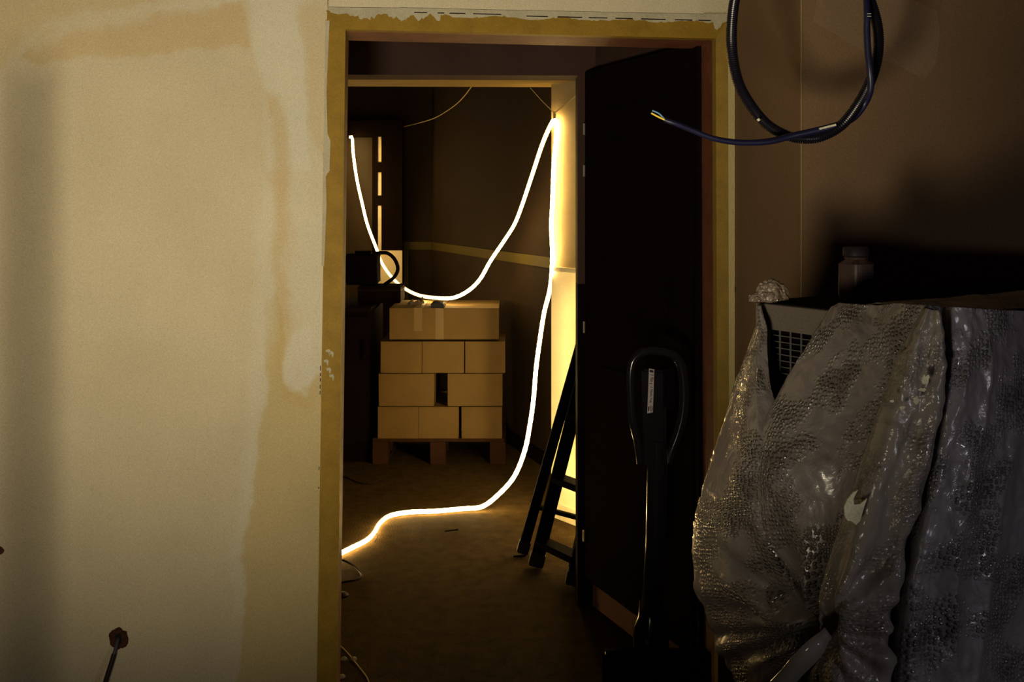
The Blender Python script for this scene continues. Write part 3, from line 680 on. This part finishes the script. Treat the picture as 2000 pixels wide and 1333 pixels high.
cb = thing('navy_cable', tuple(W(1400,272,HD-.03)), 'navy blue cable with bared wire ends twisted round the conduit loop', 'cable')
cpx = [(1298,234,1.97),(1320,242,1.97),(1350,254,1.98),(1385,268,1.99),(1420,276,2.0),(1460,279,2.01),(1505,276,2.02),(1545,266,2.03),(1590,256,2.03),(1630,246,2.03),(1665,232,2.04),(1688,205,2.04),(1700,175,2.02),(1699,140,2.01),(1695,100,2.01),(1693,60,2.01),(1693,25,2.01),(1688,-20,2.02),(1660,-80,2.03)]
mb = MB(); cr = catmull([W(*p) for p in cpx], 8)
mb.tube(cr, [.0046+.0022*min(1, i/50) for i in range(len(cr))], 10); mb.build('sheath', M_blue, cb, True)
mb = MB(); mb.tube(catmull([W(1298,234,1.97),W(1285,228,1.968),W(1272,221,1.965)], 4), .0018, 6); mb.build('yellow_core', M_yellowwire, cb)
mb = MB(); mb.tube(catmull([W(1298,233,1.972),W(1287,222,1.97),W(1274,216,1.97)], 4), .0015, 6); mb.build('blue_core', M_bluewire, cb)
for (a, b, w) in (((1600,252),(1632,244),.006),((1367,263),(1374,265),.003),((1694,58),(1694,63),.004)):
    mb = MB(); dz = -.0068*1.0
    mb.bar(W(*a,2.022), W(*b,2.022), w, .004); mb.build('plaster_fleck', M_splash, cb)
for i in range(2):
    mb = MB(); mb.bar(W(1694,27+i*5,1.999), W(1701,27+i*5,1.999), .002, .001); mb.build('printed_mark', M_white, cb)
mb = MB(); mb.tube([W(1480,232,2.03), W(1483,236,2.03)], .003, 6); mb.build('plaster_fleck', M_splash, hz)

# ------------------------------------------------------------ wrapped machine
UA = Vector((.467,1.90)); ud = Vector((.53,-.848)).normalized(); uw = Vector((.848,.53)).normalized()
UB = UA+ud*.39; UT = 1.364
P3 = lambda p, z: Vector((p.x, p.y, z))
un = thing('ventilation_unit', (UA.x+.2, UA.y, 0), 'tall grey sheet-metal unit with a grille, half hidden under bubble wrap', 'machine')
UC = UB+uw*.9; UD = UA+uw*.9
mb = MB(); mb.prism([tuple(p) for p in (UA+uw*.012, UB+uw*.012, UC, UD)], .08, UT-.002); mb.build('casing', M_metalblack, un)
mb = MB(); mb.prism([tuple(p) for p in (UA-uw*.002, UB-uw*.002, UC, UD)], UT-.002, UT+.003); mb.build('top_panel', M_metalblack, un)
def UF(px, py, off=0.0):     # point on the grille face
    b = UA - uw*off; r = (px-1000)/F
    y = (b.x*ud.y - b.y*ud.x)/(r*ud.y-ud.x); return Vector((r*y, y, EYE+(HY-py)/F*y))
def uz(px): return UF(px, HY)
s0, s1 = .032, .36         # grille window along the face
zt1, zt0 = UT-.048, .55
fr = MB()
def facebox(mb, sa, sb, za, zb_, t0, t1):
    q = [UA+ud*sa-uw*t0, UA+ud*sb-uw*t0, UA+ud*sb-uw*t1, UA+ud*sa-uw*t1]
    mb.prism([tuple(p) for p in q], za, zb_)
facebox(fr, 0, .39, zt1, UT, -.012, .002); facebox(fr, 0, s0, .08, zt1, -.012, .002); facebox(fr, s1, .39, .08, zt1, -.012, .002); facebox(fr, s0, s1, .08, zt0, -.012, .002)
fr.build('face_frame', M_unit, un)
gr = MB(); s = s0
while s < s1: facebox(gr, s-.0009, s+.0009, zt0, zt1, -.003, .0); s += .0255
z = zt1-.0105
while z > zt0: facebox(gr, s0, s1, z-.0008, z+.0008, -.006, -.003); z -= .0115
gr.build('grille', M_grille, un)
ch = MB(); q = UA+ud*.051+uw*.008
z = zt1
while z > .7:
    ch.lathe((q.x,q.y,z-.005), [(.0006,0),(.0016,.002),(.0016,.003),(.0006,.005)], 6); z -= .0062
ch.build('ball_chain', M_hinge, un)
for s in (.018,.30):
    q = UA+ud*s-uw*.003; mb = MB(); mb.tube([P3(q,UT-.019), P3(q-uw*.003,UT-.019)], .0035, 10); mb.build('screw', M_blackpaint, un)

# bubble wrap sheets
KN = (1602,1238)
def sheet(name, rows, m, parent, nu=90, nv=130, amp=.012, freq=9, seed=1, knot=0.0, thick=.002, crease=0.006):
    G = [catmull([W(*p) for p in r], 12) for r in rows]
    k = len(G[0]); cols = [catmull([g[i] for g in G], 14) for i in range(k)]
    nr = len(cols[0]); P = np.array([[tuple(cols[i][j]) for i in range(k)] for j in range(nr)])
    # resample to a dense regular grid
    def lerp_axis(A, n, ax):
        t = np.linspace(0, A.shape[ax]-1, n); i0 = np.minimum(t.astype(int), A.shape[ax]-2); f = t-i0
        a = np.take(A, i0, ax); b = np.take(A, i0+1, ax); sh = [1]*3; sh[ax] = n; f = f.reshape(sh); return a*(1-f)+b*f
    P = lerp_axis(lerp_axis(P, nv, 0), nu, 1)
    du = np.gradient(P, axis=1); dv = np.gradient(P, axis=0); N = np.cross(du, dv); N /= np.linalg.norm(N, axis=2, keepdims=True)+1e-9
    N[N[:, :, 1] > 0] *= -1
    D = np.zeros((nv, nu))
    for j in range(nv):
        v = j/(nv-1)
        for i in range(nu):
            u = i/(nu-1); p = P[j, i]
            px = 1000+F*p[0]/p[1]; py = HY+F*(EYE-p[2])/p[1]
            a = amp*(.35+.9*v)
            n1 = pnoise(Vector((u*freq, v*1.6, seed*3.3)))
            d = a*(1-2*abs(n1))*1.0 + crease*pnoise(Vector((p[0]*38, p[2]*17, seed)))+ .45*crease*pnoise(Vector((p[0]*95, p[2]*60, seed+5)))
            if knot > 0:
                rx, ry = px-KN[0], py-KN[1]; rr = math.hypot(rx, ry); th = math.atan2(ry, rx)
                w = math.exp(-(rr/260.0)**2)
                d = d*(1-.6*w) + knot*w*(pnoise(Vector((th*4.2, rr*.004, seed)))*1.6) - .05*math.exp(-(rr/45.0)**2)
            e = min(1, min(u, 1-u)*8+.25)
            D[j, i] = d*e
    P = P+N*D[:, :, None]
    verts = P.reshape(-1, 3); org = np.array(parent.location)
    faces = [(j*nu+i, j*nu+i+1, (j+1)*nu+i+1, (j+1)*nu+i) for j in range(nv-1) for i in range(nu-1)]
    me = bpy.data.meshes.new(name); me.from_pydata((verts-org).tolist(), [], faces)
    uvl = me.uv_layers.new(name='UVMap')
    lu = np.cumsum(np.concatenate([np.zeros((nv,1)), np.linalg.norm(np.diff(P, axis=1), axis=2)], 1), 1).mean(0)
    lv = np.cumsum(np.concatenate([np.zeros((1,nu)), np.linalg.norm(np.diff(P, axis=0), axis=2)], 0), 0).mean(1)
    idx = np.array([l.vertex_index for l in me.loops]); uv = np.stack([lu[idx % nu], lv[idx//nu]], 1)
    uvl.data.foreach_set('uv', uv.astype('f').ravel())
    o = link(name, me, m, parent, True)
    md = o.modifiers.new('thickness', 'SOLIDIFY'); md.thickness = thick; md.offset = 1
    return o
bw = thing('bubble_wrap', (UB.x, UB.y, 0), 'torn dusty bubble wrap draped over the tall grey unit', 'bubble wrap')
rowsL = []
for y, l, r in ((597,1477,1486),(640,1474,1497),(700,1452,1500),(760,1430,1508),(815,1412,1524),(900,1384,1560),(980,1362,1590),(1060,1351,1610),(1150,1364,1625),(1240,1396,1640),(1333,1440,1650),(1440,1500,1680)):
    w = r-l; b = min(1, (y-597)/300)
    rowsL.append([(l+20*b+2,y,1.92+.16*b),(l,y,1.90+.02*b),(l+w*.22,y,1.885-.10*b),(l+w*.5,y,1.875-.18*b),(l+w*.8,y,1.865-.20*b),(r,y,1.86-.17*b)])
sheet('left_sheet', rowsL, M_wrap, bw, 90, 150, amp=.010, freq=4, seed=2, knot=.035, crease=.004)
rowsM = []
for y, l, r in ((596,1640,1836),(612,1622,1838),(660,1598,1840),(730,1560,1838),(800,1518,1826),(868,1485,1812),(915,1472,1800),(990,1476,1784),(1070,1488,1766),(1150,1505,1748),(1235,1540,1735),(1333,1560,1735),(1440,1580,1750)):
    w = r-l; b = min(1, (y-596)/320); 
    dl = 1.78-.06*b; dr = 1.55+.0*b
    dl = min(dl, 1.72 if y > 640 else 1.74)
    rowsM.append([(l+10*b,y+4,dl+.03),(l,y,dl-.0),(l+w*.25,y+6*b,dl-.06-.04*b),(l+w*.5,y+10*b,dl-.11-.05*b),(l+w*.75,y+4*b,dr+.02-.03*b),(r,y,dr-.01)])
sheet('front_sheet', rowsM, M_wrap, bw, 110, 150, amp=.026, freq=3.4, seed=5, knot=.035, crease=.004)
rowsF = []
for y, l, r in ((606,1800,1837),(640,1780,1841),(700,1752,1843),(770,1728,1840),(830,1706,1830),(900,1682,1812),(980,1656,1792),(1060,1630,1770),(1140,1608,1752),(1220,1592,1738),(1333,1600,1738),(1440,1610,1750)):
    w = r-l
    rowsF.append([(l,y,1.53),(l+w*.3,y-3,1.495),(l+w*.6,y,1.50),(r-4,y,1.495),(r,y+2,1.53)])
sheet('folded_flap', rowsF, M_wrap2, bw, 60, 130, amp=.009, freq=2.4, seed=9, knot=.012, crease=.006)
rowsR = []
for y, l in ((600,1834),(616,1834),(680,1838),(760,1832),(830,1820),(900,1806),(980,1788),(1060,1768),(1140,1748),(1240,1736),(1333,1734),(1440,1740)):
    b = min(1, (y-600)/400)
    r = 2110; w = r-l
    rowsR.append([(l,y,1.56),(l+w*.12,y,1.545-.02*b),(l+w*.35,y+(4 if y<620 else 0),1.57-.03*b),(l+w*.65,y+(8 if y<620 else 0),1.63-.04*b),(r,y+(10 if y<620 else 0),1.72-.04*b)])
sheet('right_sheet', rowsR, M_wrapc, bw, 110, 130, amp=.015, freq=4.5, seed=14, crease=.004)
# the film laid over the top of the unit
V = []
def topsheet():
    nu, nv = 50, 20; pts = []
    for j in range(nv):
        f = j/(nv-1)
        for i in range(nu):
            s = i/(nu-1); q = UA+ud*(.205+.19*f) + uw*(-.003+.62*s*1.0)
            a = .5+.5*pnoise(Vector((s*9,f*4,2)))
            pts.append((q.x, q.y, UT+.006+.018*a*math.sin(math.pi*min(1,f*1.0+.0))+.004))
    return pts, [(j*nu+i,j*nu+i+1,(j+1)*nu+i+1,(j+1)*nu+i) for j in range(nv-1) for i in range(nu-1)]
pts_, fc_ = topsheet(); mb = MB(); mb.add(pts_, fc_); o = mb.build('top_sheet', M_wrap2, bw, True); md = o.modifiers.new('t','SOLIDIFY'); md.thickness = .002
me = o.data; uvl = me.uv_layers.new(name='UVMap')
for l in me.loops:
    c = me.vertices[l.vertex_index].co; uvl.data[l.index].uv = (c.x, c.y)
# strip of tape at the gather
mb = MB(); 
tp = [W(1618,1236,1.46),W(1596,1262,1.45),W(1560,1300,1.46),W(1520,1345,1.50)]
c = catmull(tp, 6); V = []
for i, p in enumerate(c):
    t = (c[min(i+1,len(c)-1)]-c[max(i-1,0)]).normalized(); sx = Vector((t.z,0,-t.x))
    ww = .010+.012*i/len(c); V += [p+sx*ww, p-sx*ww]
mb.add(V, [(2*i,2*i+1,2*i+3,2*i+2) for i in range(len(c)-1)]); o = mb.build('tape_strip', M_wrap2, bw, True); md = o.modifiers.new('t','SOLIDIFY'); md.thickness=.001
# plaster splashes
def splash(cx, cy, w, h, d, seed, pts=None):
    rnd = random.Random(seed); n = 16
    if pts is None:
        pts = [(cx+w*math.cos(a)*rnd.uniform(.45,1.1), cy+h*math.sin(a)*rnd.uniform(.45,1.1)) for a in np.linspace(0,2*math.pi,n+1)[:-1]]
    mb = MB(); mb.slab([W(x,y,d) for x,y in pts], (0,.003,0)); return mb.build('plaster_splash', M_splash, bw)
splash(0,0,0,0,1.466,1,[(1676,957),(1667,962),(1656,975),(1649,990),(1650,1008),(1655,1018),(1662,1018),(1672,1026),(1680,1018),(1688,990),(1694,974),(1680,985),(1668,986),(1667,974)])
splash(1808,742,9,13,1.462,3); splash(1802,762,10,5,1.462,4); splash(1790,782,8,9,1.462,6); splash(1742,784,5,4,1.462,7); splash(1762,797,9,4,1.462,8); splash(1788,700,3,2,1.462,18)

# crumpled film, bottle on top of the unit
def crumple(name, c, r, seed, label, m=M_film):
    bm = bmesh.new(); bmesh.ops.create_icosphere(bm, subdivisions=4, radius=1)
    for v in bm.verts:
        p = v.co.copy(); k = 1+.22*pnoise(p*1.7+Vector((seed,0,0)))+.25*abs(pnoise(p*4+Vector((seed,2,0))))+.10*pnoise(p*9)
        v.co = Vector((p.x*r[0]*k, p.y*r[1]*k, max(p.z*r[2]*k, -r[2]*.55)))
    me = bpy.data.meshes.new(name); bm.to_mesh(me); bm.free()
    uvl = me.uv_layers.new(name='UVMap')
    for l in me.loops:
        co = me.vertices[l.vertex_index].co; uvl.data[l.index].uv = (co.x, co.z)
    o = link(name, me, m); o.location = c; return tag(o, label, 'plastic film')
p = W(1508,578,1.88); crumple('crumpled_film', (p.x, p.y, UT+.003+.014), (.028,.024,.026), 1, 'crumpled ball of clear film on the left corner of the grey unit')
p = W(1484,586,1.88); crumple('crumpled_film', (p.x, p.y, UT+.003+.006), (.020,.014,.011), 6, 'small flat twist of film left of the crumpled ball')
bt = thing('plastic_bottle', (.655,1.90,UT+.003), 'square dusty bottle with a wide dark lid standing on the grey unit', 'bottle')
hb = .082; bxw = .027
mb = MB(); zz = UT+.003; cx, cy = W(1672,590,1.90).x, 1.90
prof = [(bxw*.92,0),(bxw,.005),(bxw,.070),(bxw*.72,.079),(bxw*.70,.084)]
n = 32; V = []
for r_, z_ in prof:
    for j in range(n):
        a = 2*math.pi*j/n; e = 4.0 if z_ < .075 else 2.0
        k = (abs(math.cos(a))**e+abs(math.sin(a))**e)**(-1/e); V.append((cx+r_*k*math.cos(a+.5), cy+r_*k*math.sin(a+.5), zz+z_))
Fc = [(i*n+j,i*n+(j+1)%n,(i+1)*n+(j+1)%n,(i+1)*n+j) for i in range(len(prof)-1) for j in range(n)]+[tuple(range(n))[::-1], tuple((len(prof)-1)*n+j for j in range(n))]
mb.add(V, Fc); mb.build('bottle_body', M_bottle, bt, True)
mb = MB(); mb.lathe((cx,cy,zz+.084), [(.022,0),(.0245,.002),(.0245,.016),(.023,.018)], 24); mb.build('lid', M_blackpaint, bt, True)
mb = MB(); mb.lathe((cx,cy,zz+.080), [(.0215,0),(.0225,.0015),(.0215,.003)], 24); mb.build('neck_ring', M_bottle, bt, True)
mb = MB(); f0 = Vector((math.cos(.5),math.sin(.5),0)); f1 = Vector((-math.sin(.5),math.cos(.5),0))
cc_ = Vector((cx,cy,zz+.04))-f1*bxw*1.01; mb.box(cc_, f0*.015, f1*.0005, (0,0,.018)); lb = mb.build('label', M_label, bt)
mb = MB()
for i in range(6): mb.box(cc_-f1*.0008+Vector((0,0,.013-.005*i)), f0*(.012 if i % 2 else .009), f1*.0003, (0,0,.0009))
mb.build('small_print', M_ink, lb)
